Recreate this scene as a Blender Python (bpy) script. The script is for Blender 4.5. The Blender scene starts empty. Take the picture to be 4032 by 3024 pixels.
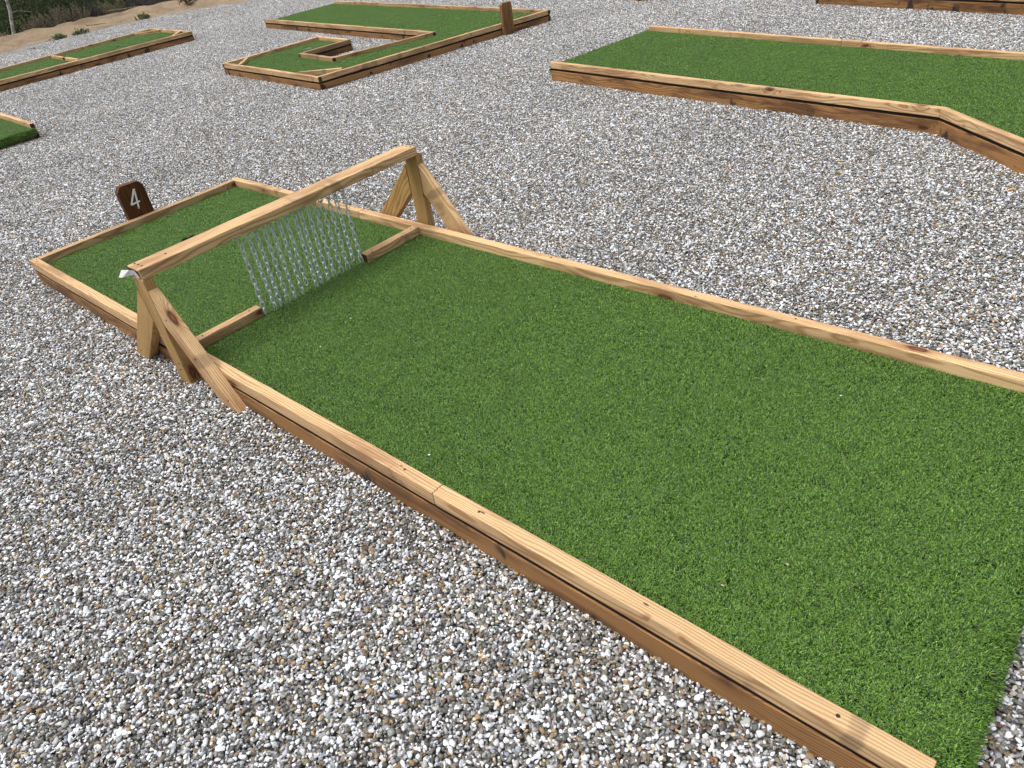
import bpy, bmesh, math, random
import numpy as np
from mathutils import Vector, Matrix
from mathutils.geometry import tessellate_polygon

random.seed(11)
rng = np.random.default_rng(7)
R = math.radians
scene = bpy.context.scene
COL = scene.collection

# ------------------------------------------------------------------ camera
cam_data = bpy.data.cameras.new('camera')
cam = bpy.data.objects.new('camera', cam_data)
COL.objects.link(cam)
cam_data.sensor_fit = 'HORIZONTAL'
cam_data.sensor_width = 36.0
cam_data.lens = 2795.0 / 4032.0 * 36.0
cam_data.clip_start = 0.05
cam_data.clip_end = 500.0
v_r = Vector((0.760, 0.638, -0.1225)).normalized()
v_f = Vector((-0.576, 0.574, -0.582)).normalized()
v_u = v_r.cross(v_f).normalized()
v_r = v_f.cross(v_u).normalized()
M = Matrix((v_r, v_u, -v_f)).transposed().to_4x4()
M.translation = Vector((4.089, -0.816, 1.405))
cam.matrix_world = M
scene.camera = cam

# ------------------------------------------------------------------ sky and sun
SUN_EL, SUN_AZ = R(70), R(215)          # azimuth clockwise from +Y
world = bpy.data.worlds.new('World')
scene.world = world
world.use_nodes = True
wn = world.node_tree
sky = wn.nodes.new('ShaderNodeTexSky')
sky.sky_type = 'NISHITA'
sky.sun_disc = False
sky.sun_elevation = SUN_EL
sky.sun_rotation = SUN_AZ
sky.air_density = 1.0
sky.dust_density = 6.0
sky.ozone_density = 1.0
hs = wn.nodes.new('ShaderNodeHueSaturation')
hs.inputs['Saturation'].default_value = 0.42
bg = wn.nodes['Background']
bg.inputs['Strength'].default_value = 0.15
wn.links.new(sky.outputs[0], hs.inputs['Color'])
wn.links.new(hs.outputs[0], bg.inputs['Color'])
sun_d = bpy.data.lights.new('sun', 'SUN')
sun_d.energy = 1.3
sun_d.angle = R(26)
sun_d.color = (1.0, 0.97, 0.92)
sun = bpy.data.objects.new('sun', sun_d)
COL.objects.link(sun)
d = Vector((math.sin(SUN_AZ) * math.cos(SUN_EL), math.cos(SUN_AZ) * math.cos(SUN_EL), math.sin(SUN_EL)))
sun.rotation_euler = d.to_track_quat('Z', 'Y').to_euler()
sun.location = (0, 0, 20)
vs = scene.view_settings
vs.view_transform = 'Standard'
vs.look = 'None'
vs.gamma = 1.0
vs.exposure = 0.32

# ------------------------------------------------------------------ helpers
def tag(o, label=None, cat=None, group=None, kind=None):
    if label: o['label'] = label
    if cat: o['category'] = cat
    if group: o['group'] = group
    if kind: o['kind'] = kind
    return o

def link(name, me, parent=None, mats=()):
    o = bpy.data.objects.new(name, me)
    COL.objects.link(o)
    if parent is not None:
        o.parent = parent
        o.matrix_parent_inverse = parent.matrix_basis.inverted()
    for m in mats:
        me.materials.append(m)
    return o

def thing(name, loc, label, cat, group=None):
    o = bpy.data.objects.new(name, None)
    o.empty_display_size = 0.1
    o.location = loc
    COL.objects.link(o)
    return tag(o, label, cat, group)

def np_mesh(name, verts, faces, colors=None, smooth=False):
    """verts Nx3, faces MxK (constant K)"""
    me = bpy.data.meshes.new(name)
    verts = np.asarray(verts, np.float32); faces = np.asarray(faces, np.int32)
    me.vertices.add(len(verts)); me.vertices.foreach_set('co', verts.ravel())
    k = faces.shape[1]
    me.loops.add(faces.size); me.loops.foreach_set('vertex_index', faces.ravel())
    me.polygons.add(len(faces))
    me.polygons.foreach_set('loop_start', np.arange(0, faces.size, k, dtype=np.int32))
    me.polygons.foreach_set('loop_total', np.full(len(faces), k, np.int32))
    if smooth: me.polygons.foreach_set('use_smooth', np.ones(len(faces), bool))
    me.update(calc_edges=True)
    if colors is not None:
        a = me.attributes.new('Col', 'FLOAT_COLOR', 'POINT')
        c = np.ones((len(verts), 4), np.float32); c[:, :3] = colors
        a.data.foreach_set('color', c.ravel())
    return me

def srgb(r, g, b):
    f = lambda v: (v / 255 / 12.92) if v <= 10 else ((v / 255 + 0.055) / 1.055) ** 2.4
    return (f(r), f(g), f(b), 1)

class NT:
    def __init__(s, name):
        s.m = bpy.data.materials.new(name); s.m.use_nodes = True
        s.t = s.m.node_tree; s.b = s.t.nodes['Principled BSDF']
    def n(s, typ, **kw):
        nd = s.t.nodes.new(typ)
        for k, v in kw.items():
            if hasattr(nd, k): setattr(nd, k, v)
            else: nd.inputs[k].default_value = v
        return nd
    def l(s, a, b): s.t.links.new(a, b)
    def math(s, op, a, b=None, clamp=False):
        nd = s.t.nodes.new('ShaderNodeMath'); nd.operation = op; nd.use_clamp = clamp
        for i, v in enumerate((a, b)):
            if v is None: continue
            if isinstance(v, (int, float)): nd.inputs[i].default_value = v
            else: s.l(v, nd.inputs[i])
        return nd.outputs[0]
    def vmul(s, a, vec):
        nd = s.t.nodes.new('ShaderNodeVectorMath'); nd.operation = 'MULTIPLY'
        s.l(a, nd.inputs[0]); nd.inputs[1].default_value = vec
        return nd.outputs[0]
    def ramp(s, fac, stops, interp='LINEAR'):
        nd = s.t.nodes.new('ShaderNodeValToRGB'); cr = nd.color_ramp; cr.interpolation = interp
        while len(cr.elements) < len(stops): cr.elements.new(0.5)
        for e, (p, c) in zip(cr.elements, stops):
            e.position = p; e.color = c if len(c) == 4 else (*c, 1)
        s.l(fac, nd.inputs[0]); return nd.outputs[0]
    def mix(s, fac, a, b, mode='MIX'):
        nd = s.t.nodes.new('ShaderNodeMix'); nd.data_type = 'RGBA'; nd.blend_type = mode
        for i, v in ((0, fac), (6, a), (7, b)):
            if isinstance(v, (int, float)): nd.inputs[i].default_value = v
            elif isinstance(v, tuple): nd.inputs[i].default_value = v if len(v) == 4 else (*v, 1)
            else: s.l(v, nd.inputs[i])
        return nd.outputs[2]
    def noise(s, vec, scale, detail=3, rough=0.55, dist=0.0):
        nd = s.n('ShaderNodeTexNoise'); nd.inputs['Scale'].default_value = scale
        nd.inputs['Detail'].default_value = detail; nd.inputs['Roughness'].default_value = rough
        nd.inputs['Distortion'].default_value = dist
        if vec is not None: s.l(vec, nd.inputs['Vector'])
        return nd.outputs['Fac']
    def step(s, v, lo, hi):
        nd = s.t.nodes.new('ShaderNodeMapRange'); nd.interpolation_type = 'SMOOTHSTEP'
        s.l(v, nd.inputs[0]); nd.inputs[1].default_value = lo; nd.inputs[2].default_value = hi
        return nd.outputs[0]
    def bump(s, h, strength, dist):
        nd = s.n('ShaderNodeBump'); nd.inputs['Strength'].default_value = strength
        nd.inputs['Distance'].default_value = dist
        s.l(h, nd.inputs['Height']); s.l(nd.outputs[0], s.b.inputs['Normal'])

# ------------------------------------------------------------------ materials
def wood(name, early, late, knot, stain, stain_amt, black_amt, rough=0.62):
    k = NT(name)
    gc = k.n('ShaderNodeAttribute', attribute_name='gc').outputs['Vector']
    tone = k.n('ShaderNodeAttribute', attribute_name='tone').outputs['Fac']
    # growth rings, warped slowly along the board
    w1 = k.noise(k.vmul(gc, (1.3, 9, 9)), 1.0, 2)
    wv = k.n('ShaderNodeVectorMath', operation='MULTIPLY_ADD')
    nz = k.n('ShaderNodeTexNoise'); nz.inputs['Scale'].default_value = 1.0; nz.inputs['Detail'].default_value = 2
    k.l(k.vmul(gc, (2.2, 11, 11)), nz.inputs['Vector'])
    k.l(nz.outputs['Color'], wv.inputs[0]); wv.inputs[1].default_value = (0, .05, .05)
    k.l(k.vmul(gc, (.06, 1, 1)), wv.inputs[2])
    # knots
    vo = k.n('ShaderNodeTexVoronoi', voronoi_dimensions='3D'); vo.inputs['Scale'].default_value = 1.0
    k.l(k.vmul(gc, (3.6, 10, 10)), vo.inputs['Vector'])
    sepc = k.n('ShaderNodeSeparateColor'); k.l(vo.outputs['Color'], sepc.inputs[0])
    knot_on = k.math('GREATER_THAN', sepc.outputs[0], 0.34)
    kd = k.math('ADD', vo.outputs['Distance'], k.math('MULTIPLY', k.noise(k.vmul(gc, (60, 60, 60)), 1, 2), 0.05))
    kmask = k.math('MULTIPLY', k.math('SUBTRACT', 1, k.step(kd, 0.11, 0.19)), knot_on)
    khalo = k.math('MULTIPLY', k.math('SUBTRACT', 1, k.step(kd, 0.12, 0.36)), knot_on)
    # rings bend round the knots
    bend = k.n('ShaderNodeVectorMath', operation='MULTIPLY_ADD')
    cmb = k.n('ShaderNodeCombineXYZ'); k.l(khalo, cmb.inputs[1]); k.l(khalo, cmb.inputs[2])
    k.l(cmb.outputs[0], bend.inputs[0]); bend.inputs[1].default_value = (0, .016, .012)
    k.l(wv.outputs[0], bend.inputs[2])
    wave = k.n('ShaderNodeTexWave', wave_type='RINGS', rings_direction='X', wave_profile='SIN')
    wave.inputs['Scale'].default_value = 44; wave.inputs['Distortion'].default_value = 0.7
    wave.inputs['Detail'].default_value = 2; wave.inputs['Detail Scale'].default_value = 0.6
    k.l(bend.outputs[0], wave.inputs['Vector'])
    ring = k.ramp(wave.outputs['Fac'], [(0.0, (0, 0, 0)), (0.55, (.18, .18, .18)), (0.85, (.8, .8, .8)), (1, (1, 1, 1))])
    fib = k.noise(k.vmul(gc, (6, 520, 520)), 1.0, 3, .6)
    ringf = k.math('MULTIPLY', ring, k.math('ADD', 0.30, k.math('MULTIPLY', w1, 0.9)))
    col = k.mix(ringf, early, late)
    col = k.mix(k.math('MULTIPLY', k.step(fib, .42, .75), .45), col, late)
    # slow colour drift and wet / sappy stain patches
    pat = k.noise(k.vmul(gc, (2.3, 14, 14)), 1.0, 4, .6)
    col = k.mix(k.math('MULTIPLY', k.step(pat, .45, .66), stain_amt), col, stain)
    drift = k.noise(k.vmul(gc, (.9, 4, 4)), 1.0, 2)
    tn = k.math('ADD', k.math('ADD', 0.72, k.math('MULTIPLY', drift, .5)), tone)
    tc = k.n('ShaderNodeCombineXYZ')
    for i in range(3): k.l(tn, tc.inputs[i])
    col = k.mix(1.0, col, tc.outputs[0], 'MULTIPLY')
    col = k.mix(k.math('MULTIPLY', khalo, .35), col, knot)
    krim = k.ramp(kd, [(0, (.55, .55, .55)), (.05, (.75, .75, .75)), (.11, (1, 1, 1)), (.17, (.5, .5, .5))])
    col = k.mix(k.math('MULTIPLY', kmask, krim), col, knot)
    # tiny nail and bark specks
    v2 = k.n('ShaderNodeTexVoronoi'); v2.inputs['Scale'].default_value = 1.0
    k.l(k.vmul(gc, (11, 30, 30)), v2.inputs['Vector'])
    s2 = k.n('ShaderNodeSeparateColor'); k.l(v2.outputs['Color'], s2.inputs[0])
    speck = k.math('MULTIPLY', k.math('LESS_THAN', v2.outputs['Distance'], .085), k.math('GREATER_THAN', s2.outputs[1], .72))
    col = k.mix(k.math('MULTIPLY', speck, .8), col, (.035, .018, .01, 1))
    # black rain streaks running down the face
    if black_amt > 0:
        bl = k.noise(k.vmul(gc, (7.5, 1.5, 4.0)), 1.0, 3, .5)
        col = k.mix(k.math('MULTIPLY', k.step(bl, .62, .68), black_amt), col, (.02, .019, .02, 1))
    k.l(col, k.b.inputs['Base Color'])
    k.b.inputs['Roughness'].default_value = rough
    k.b.inputs['Specular IOR Level'].default_value = 0.25
    k.bump(k.math('SUBTRACT', k.math('MULTIPLY', fib, .5), k.math('MULTIPLY', ring, .5)), .35, .0012)
    return k.m

RAIL = wood('rail_wood', (.70, .49, .265, 1), (.36, .185, .072, 1), (.11, .035, .014, 1), (.26, .135, .065, 1), .68, .35)
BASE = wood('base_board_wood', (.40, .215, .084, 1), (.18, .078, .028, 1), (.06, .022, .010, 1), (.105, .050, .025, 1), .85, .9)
POST = wood('post_wood', (.54, .35, .14, 1), (.28, .140, .042, 1), (.10, .035, .013, 1), (.30, .18, .065, 1), .5, .0)
SIGNW = wood('sign_board_wood', (.125, .045, .016, 1), (.05, .016, .007, 1), (.02, .007, .004, 1), (.05, .017, .008, 1), .7, .0, .5)
SIGNP = wood('sign_post_wood', (.27, .145, .055, 1), (.13, .058, .02, 1), (.06, .02, .01, 1), (.09, .045, .02, 1), .7, .0)

def simple(name, col, rough=.7, metal=0.0, nscale=0, namp=0.0, spec=.5, col2=None, bump=0):
    k = NT(name)
    k.b.inputs['Roughness'].default_value = rough
    k.b.inputs['Metallic'].default_value = metal
    k.b.inputs['Specular IOR Level'].default_value = spec
    if nscale:
        tc = k.n('ShaderNodeTexCoord').outputs['Object']
        f = k.noise(tc, nscale, 4, .6)
        c2 = col2 or tuple(c * (1 - namp) for c in col[:3])
        k.l(k.mix(k.step(f, .35, .68), tuple(col[:3]), tuple(c2[:3])), k.b.inputs['Base Color'])
        if bump: k.bump(f, .5, bump)
    else:
        k.b.inputs['Base Color'].default_value = (*col[:3], 1)
    return k.m

ENDG = simple('end_grain_wood', (.085, .038, .02), .8, 0, 60, .6, .2)
ENDRED = simple('red_sealed_end_grain', (.09, .022, .012), .7, 0, 80, .5, .2)
DARKPLY = simple('wet_shadow_tinted_ply_edge', (.022, .015, .011), .85, 0, 40, .5, .2)  # wet ply, with the shadow of the gap painted into its near-black colour
GALV = simple('galvanised_steel', (.70, .76, .82), .34, .35, 260, .25, .5)
SCREW = simple('rusty_screw', (.05, .034, .026), .6, .5)
NUMW = simple('white_enamel', (.90, .90, .91), .4, 0, 220, .06)
TAGW = simple('white_paper_tag', (.88, .89, .91), .6, 0)
INK = simple('black_ink', (.02, .02, .022), .6)
CUPB = simple('black_cup_liner', (.012, .012, .012), .6)
CUPW = simple('white_cup_liner', (.72, .72, .70), .5, 0, 80, .2)
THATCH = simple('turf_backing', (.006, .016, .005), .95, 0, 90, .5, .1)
ROOTW = simple('weathered_root_wood', (.24, .18, .13), .85, 0, 30, .5, .2)
CHIPW = simple('split_wood_chip', (.62, .42, .20), .8, 0, 90, .35, .2)

def colattr(name, rough=.7, spec=.3, mottle=0.0, mscale=250, patch=0.0, trans=0.0):
    k = NT(name)
    c = k.n('ShaderNodeAttribute', attribute_name='Col').outputs['Color']
    if mottle:
        tc = k.n('ShaderNodeTexCoord').outputs['Object']
        f = k.noise(tc, mscale, 3, .6)
        g = k.math('ADD', 1 - mottle * .5, k.math('MULTIPLY', f, mottle))
        cc = k.n('ShaderNodeCombineXYZ')
        for i in range(3): k.l(g, cc.inputs[i])
        c = k.mix(1.0, c, cc.outputs[0], 'MULTIPLY')
    if patch:
        pos = k.n('ShaderNodeNewGeometry').outputs['Position']
        f = k.noise(pos, 1.1, 4, .6)
        lo, hi = 1 - patch, 1 + patch
        g = k.ramp(f, [(.3, (lo, lo, lo)), (.7, (hi, hi, hi))])
        c = k.mix(1.0, c, g, 'MULTIPLY')
    k.l(c, k.b.inputs['Base Color'])
    k.b.inputs['Roughness'].default_value = rough
    k.b.inputs['Specular IOR Level'].default_value = spec
    if trans:
        k.b.inputs['Transmission Weight'].default_value = 0
        tr = k.n('ShaderNodeBsdfTranslucent'); k.l(c, tr.inputs[0])
        ms = k.n('ShaderNodeMixShader'); ms.inputs[0].default_value = trans
        k.l(k.b.outputs[0], ms.inputs[1]); k.l(tr.outputs[0], ms.inputs[2])
        k.l(ms.outputs[0], k.t.nodes['Material Output'].inputs[0])
    return k.m

STONE = colattr('pebble_stone', .62, .35, .5, 160, .13)
BLADE = colattr('artificial_grass_blade', .42, .40, 0, 0, .07, .12)
LEAF = colattr('leaf', .7, .2, 0, 0, 0, .2)

# ground under the stones and the sandy bank
k = NT('gravel_bed')
pos = k.n('ShaderNodeNewGeometry').outputs['Position']
vo = k.n('ShaderNodeTexVoronoi'); vo.inputs['Scale'].default_value = 95; k.l(pos, vo.inputs['Vector'])
sp = k.n('ShaderNodeSeparateColor'); k.l(vo.outputs['Color'], sp.inputs[0])
gcol = k.ramp(sp.outputs[0], [(0, (.05, .048, .042)), (.4, (.16, .15, .13)), (.62, (.3, .28, .25)), (.8, (.6, .6, .6))])
k.l(k.mix(1.0, gcol, k.ramp(vo.outputs['Distance'], [(.3, (1, 1, 1)), (.75, (.25, .25, .25))]), 'MULTIPLY'), k.b.inputs['Base Color'])
k.b.inputs['Roughness'].default_value = .9
GBED = k.m
k = NT('sandy_soil')
pos = k.n('ShaderNodeNewGeometry').outputs['Position']
f1 = k.noise(pos, 2.2, 6, .65); f2 = k.noise(pos, 17, 5, .75); f3 = k.noise(pos, 6, 5, .75)
c = k.mix(k.step(f1, .35, .68), (.36, .275, .18), (.24, .18, .12))
c = k.mix(k.math('MULTIPLY', k.step(f2, .55, .72), .55), c, (.12, .085, .055))
c = k.mix(k.math('MULTIPLY', k.step(f3, .62, .74), .5), c, (.13, .095, .065))
k.l(c, k.b.inputs['Base Color']); k.b.inputs['Roughness'].default_value = .95
k.b.inputs['Specular IOR Level'].default_value = .15
k.bump(k.math('ADD', f2, f3), .9, .05)
SAND = k.m

# ------------------------------------------------------------------ ground
def plane_mesh(name, x0, x1, y0, y1, z):
    return np_mesh(name, [(x0, y0, z), (x1, y0, z), (x1, y1, z), (x0, y1, z)], [(0, 1, 2, 3)])

g = link('gravel_ground', plane_mesh('gravel_ground', -11.6, 60, -60, 60, -.014), mats=[GBED])
tag(g, kind='structure')

EDGE = np.array([(-30, -11.2), (0, -11.0), (2, -10.9), (3.3, -10.75), (4.1, -11.15), (4.7, -10.9), (5.6, -11.0), (6.3, -10.9),
                 (6.9, -10.75), (7.2, -10.2), (7.75, -9.9), (8.6, -9.2), (10, -8.2), (14, -6.5), (40, 0)])
def edge_x(y): return np.interp(y, EDGE[:, 0], EDGE[:, 1])

def fbm(x, y, sc, oct=4, seed=0):
    r = np.random.default_rng(seed); out = 0; amp = 1.0
    for o in range(oct):
        for q in range(3):
            a = r.uniform(0, 2 * math.pi); ph = r.uniform(0, 6.28)
            out = out + amp * np.sin((x * math.cos(a) + y * math.sin(a)) * sc * 2 ** o * r.uniform(.8, 1.25) + ph) / 3
        amp *= .55
    return out

# bank: rises gently out of the gravel, then drops away behind its crest
ys = np.concatenate([np.arange(-30, -2, 1.0), np.arange(-2, 13, .07), np.arange(13, 40, 1.0)])
us = np.concatenate([np.arange(-.6, 3.6, .06), np.arange(3.6, 60, 1.2)])      # distance west of the gravel edge
Yg, Ug = np.meshgrid(ys, us, indexing='ij')
X = edge_x(Yg) - Ug
Z = np.where(Ug < 1.15, -.03 + .15 * np.clip(Ug / 1.15, -1, 1) ** 1.0, .12 - .20 * (Ug - 1.15))
Z = np.where(Ug < 0, -.03 + .35 * Ug * .3, Z)
Z = np.maximum(Z, -4.5 - .02 * Ug)
Z = Z + .036 * fbm(X, Yg, 2.1, 4, 3) * np.clip(Ug + .3, 0, 1) + .020 * fbm(X, Yg, 13, 3, 5) * np.clip(Ug + .4, 0, 1)
nu = len(us); idx = np.arange(len(ys) * nu).reshape(len(ys), nu)
F = np.stack([idx[:-1, :-1], idx[:-1, 1:], idx[1:, 1:], idx[1:, :-1]], -1).reshape(-1, 4)[:, ::-1]
bank = link('sandy_bank', np_mesh('sandy_bank', np.stack([X, Yg, Z], -1).reshape(-1, 3), F, smooth=True), mats=[SAND])
tag(bank, kind='structure')
def bank_z(x, y):
    u = float(edge_x(y)) - x
    z = -.03 + .15 * u / 1.15 if u < 1.15 else .12 - .20 * (u - 1.15)
    return max(z, -4.5)

# ------------------------------------------------------------------ pebbles
def ico(sub):
    bm = bmesh.new(); bmesh.ops.create_icosphere(bm, subdivisions=sub, radius=1)
    v = np.array([q.co[:] for q in bm.verts]); f = np.array([[q.index for q in t.verts] for t in bm.faces]); bm.free()
    return v, f
ICO_V, ICO_F = ico(2)

def stone_shapes(n):
    out = []
    for i in range(n):
        v = ICO_V.copy()
        for q in range(7):
            nn = rng.normal(size=3); nn /= np.linalg.norm(nn); dd = rng.uniform(.42, .78)
            s = v @ nn; m = s > dd
            v[m] -= np.outer(s[m] - dd, nn) * .97
        v = v * np.array([1.12, rng.uniform(.55, .92), rng.uniform(.38, .70)])
        out.append(v)
    return out
SHAPES = stone_shapes(16)

def stone_cols(n):
    pal = np.array([[.76, .78, .81], [.62, .64, .66], [.42, .43, .44], [.27, .27, .26], [.175, .168, .15], [.105, .105, .10],
                    [.21, .175, .12], [.29, .205, .115], [.42, .26, .11], [.17, .09, .055], [.55, .46, .33], [.30, .34, .39]])
    pr = np.array([.175, .125, .11, .14, .155, .11, .075, .045, .012, .018, .025, .035]); pr /= pr.sum()
    c = pal[rng.choice(len(pal), n, p=pr)]
    c = c * rng.uniform(.82, 1.12, (n, 1)) * rng.uniform(.965, 1.035, (n, 3))
    return np.clip(c, .02, .86)

TILE = .5
def pebble_tile(name):
    n = 74; s = TILE / n
    gx, gy = np.meshgrid(np.arange(n), np.arange(n))
    P = np.stack([gx.ravel(), gy.ravel()], 1) * s + rng.uniform(0, s * 1.25, (n * n, 2)) - TILE / 2
    N = len(P)
    a = np.clip(.0051 * np.exp(rng.normal(0, .33, N)), .0027, .0110)
    z = rng.uniform(-.006, .0045, N) + (.007 - a) * .25
    ang = rng.uniform(0, 2 * math.pi, N); t1 = rng.normal(0, .45, N); t2 = rng.normal(0, .45, N)
    V = np.empty((N, len(ICO_V), 3), np.float32); sh = rng.integers(0, len(SHAPES), N)
    S = np.array(SHAPES)[sh] * a[:, None, None]
    c1, s1 = np.cos(t1)[:, None], np.sin(t1)[:, None]
    y = S[..., 1] * c1 - S[..., 2] * s1; zz = S[..., 1] * s1 + S[..., 2] * c1; x = S[..., 0]
    c2, s2 = np.cos(t2)[:, None], np.sin(t2)[:, None]
    x, zz = x * c2 + zz * s2, -x * s2 + zz * c2
    ca, sa = np.cos(ang)[:, None], np.sin(ang)[:, None]
    V[..., 0] = x * ca - y * sa + P[:, :1]; V[..., 1] = x * sa + y * ca + P[:, 1:]; V[..., 2] = zz + z[:, None]
    col = np.repeat(stone_cols(N), len(ICO_V), 0)
    F = (ICO_F[None] + (np.arange(N) * len(ICO_V))[:, None, None]).reshape(-1, 3)
    me = np_mesh(name, V.reshape(-1, 3), F, col, smooth=False)
    me.materials.append(STONE)
    return bpy.data.objects.new(name, me)      # never linked: only instanced by the gravel
TILES = [pebble_tile('pebble_patch') for i in range(4)]

def gn_group(name, protos, dist=None, quarter=False, scale=(1, 1), keep=True):
    g = bpy.data.node_groups.new(name, 'GeometryNodeTree')
    g.interface.new_socket('Geometry', in_out='INPUT', socket_type='NodeSocketGeometry')
    g.interface.new_socket('Geometry', in_out='OUTPUT', socket_type='NodeSocketGeometry')
    N = g.nodes; L = g.links
    gi = N.new('NodeGroupInput'); go = N.new('NodeGroupOutput')
    jn = N.new('GeometryNodeJoinGeometry')
    for o in protos:
        oi = N.new('GeometryNodeObjectInfo'); oi.inputs['Object'].default_value = o
        oi.inputs['As Instance'].default_value = True
        L.new(oi.outputs['Geometry'], jn.inputs[0])
    iop = N.new('GeometryNodeInstanceOnPoints')
    iop.inputs['Pick Instance'].default_value = True
    if dist:
        dp = N.new('GeometryNodeDistributePointsOnFaces'); dp.distribute_method = 'POISSON'
        dp.inputs['Distance Min'].default_value = dist; dp.inputs['Density Max'].default_value = 3.0 / dist ** 2
        L.new(gi.outputs[0], dp.inputs['Mesh']); L.new(dp.outputs['Points'], iop.inputs['Points'])
        L.new(dp.outputs['Rotation'], iop.inputs['Rotation'])
    else:
        mp = N.new('GeometryNodeMeshToPoints'); L.new(gi.outputs[0], mp.inputs['Mesh'])
        L.new(mp.outputs[0], iop.inputs['Points'])
    L.new(jn.outputs[0], iop.inputs['Instance'])
    ri = N.new('FunctionNodeRandomValue'); ri.data_type = 'INT'
    ri.inputs[4].default_value = 0; ri.inputs[5].default_value = len(protos) - 1
    L.new(ri.outputs[2], iop.inputs['Instance Index'])
    rot = N.new('GeometryNodeRotateInstances')
    L.new(iop.outputs[0], rot.inputs['Instances'])
    rv = N.new('FunctionNodeRandomValue')
    if quarter:
        rv.data_type = 'INT'; rv.inputs[4].default_value = 0; rv.inputs[5].default_value = 3
        mm = N.new('ShaderNodeMath'); mm.operation = 'MULTIPLY'; mm.inputs[1].default_value = math.pi / 2
        L.new(rv.outputs[2], mm.inputs[0]); val = mm.outputs[0]
    else:
        rv.data_type = 'FLOAT'; rv.inputs[2].default_value = 0; rv.inputs[3].default_value = 2 * math.pi
        val = rv.outputs[1]
    rv.inputs['Seed'].default_value = 5
    cx = N.new('ShaderNodeCombineXYZ'); L.new(val, cx.inputs[2])
    e2r = N.new('FunctionNodeEulerToRotation'); L.new(cx.outputs[0], e2r.inputs[0])
    L.new(e2r.outputs[0], rot.inputs['Rotation'])
    out = rot.outputs[0]
    if scale != (1, 1):
        sc = N.new('GeometryNodeScaleInstances'); r2 = N.new('FunctionNodeRandomValue'); r2.data_type = 'FLOAT'
        r2.inputs[2].default_value, r2.inputs[3].default_value = scale; r2.inputs['Seed'].default_value = 9
        L.new(out, sc.inputs['Instances']); L.new(r2.outputs[1], sc.inputs['Scale']); out = sc.outputs[0]
    if keep:
        j2 = N.new('GeometryNodeJoinGeometry'); L.new(gi.outputs[0], j2.inputs[0]); L.new(out, j2.inputs[0]); out = j2.outputs[0]
    L.new(out, go.inputs[0])
    return g

pts = []
for i in np.arange(-12, 8.01, TILE):
    for j in np.arange(-5, 13.01, TILE):
        if i - .35 > edge_x(j): pts.append((i, j, 0))
pts = np.array(pts)
pts[:, 2] += .004 * fbm(pts[:, 0], pts[:, 1], 1.3, 2, 8)
me = bpy.data.meshes.new('gravel'); me.from_pydata([tuple(p) for p in pts], [], [])
gravel = link('gravel', me)
md = gravel.modifiers.new('stones', 'NODES'); md.node_group = gn_group('gravel_stones', TILES, None, True, (1, 1), False)
tag(gravel, 'loose rounded grey, white and brown pea gravel spread between the lanes', 'gravel', kind='stuff')

# ------------------------------------------------------------------ turf tufts
def tuft(name, n=150, rad=.021):
    r = rad * np.sqrt(rng.uniform(0, 1, n)); a = rng.uniform(0, 6.283, n)
    base = np.stack([r * np.cos(a), r * np.sin(a), np.zeros(n)], 1)
    az = rng.uniform(0, 6.283, n); h = rng.uniform(.0065, .0100, n); lean = rng.uniform(.3, 1.15, n); w = rng.uniform(.00050, .00080, n)
    d = np.stack([np.cos(az), np.sin(az), np.zeros(n)], 1); s = np.stack([-np.sin(az), np.cos(az), np.zeros(n)], 1)
    ts = [0, .4, .75, 1.0]; rings = []
    for t in ts:
        c = base + d * (h * lean * t ** 1.8)[:, None] + np.array([0, 0, 1]) * (h * (t - .28 * lean * t ** 2))[:, None]
        ww = w * (1.0 if t < .7 else (.85 if t < .9 else .35))
        rings += [c - s * ww[:, None], c + s * ww[:, None]]
    V = np.stack(rings, 1)                      # n,8,3
    q = np.array([[0, 1, 3, 2], [2, 3, 5, 4], [4, 5, 7, 6]])
    F = (q[None] + (np.arange(n) * 8)[:, None, None]).reshape(-1, 4)
    pal = np.array([[.165, .325, .042], [.098, .212, .029], [.050, .122, .019], [.011, .038, .010], [.270, .450, .095], [.20, .19, .07]])
    c = pal[rng.choice(6, n, p=[.25, .22, .19, .245, .08, .015])] * rng.uniform(.85, 1.15, (n, 1))
    me = np_mesh(name, V.reshape(-1, 3), F, np.repeat(c, 8, 0), smooth=True)
    me.materials.append(BLADE)
    return bpy.data.objects.new(name, me)       # never linked: only instanced by the turf
TUFTS = [tuft('turf_tuft') for i in range(5)]
TURF_GN = gn_group('turf_blades', TUFTS, .0145, False, (.85, 1.15), True)
TURF_GN_FAR = gn_group('turf_blades_far', TUFTS, .019, False, (.95, 1.25), True)

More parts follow.
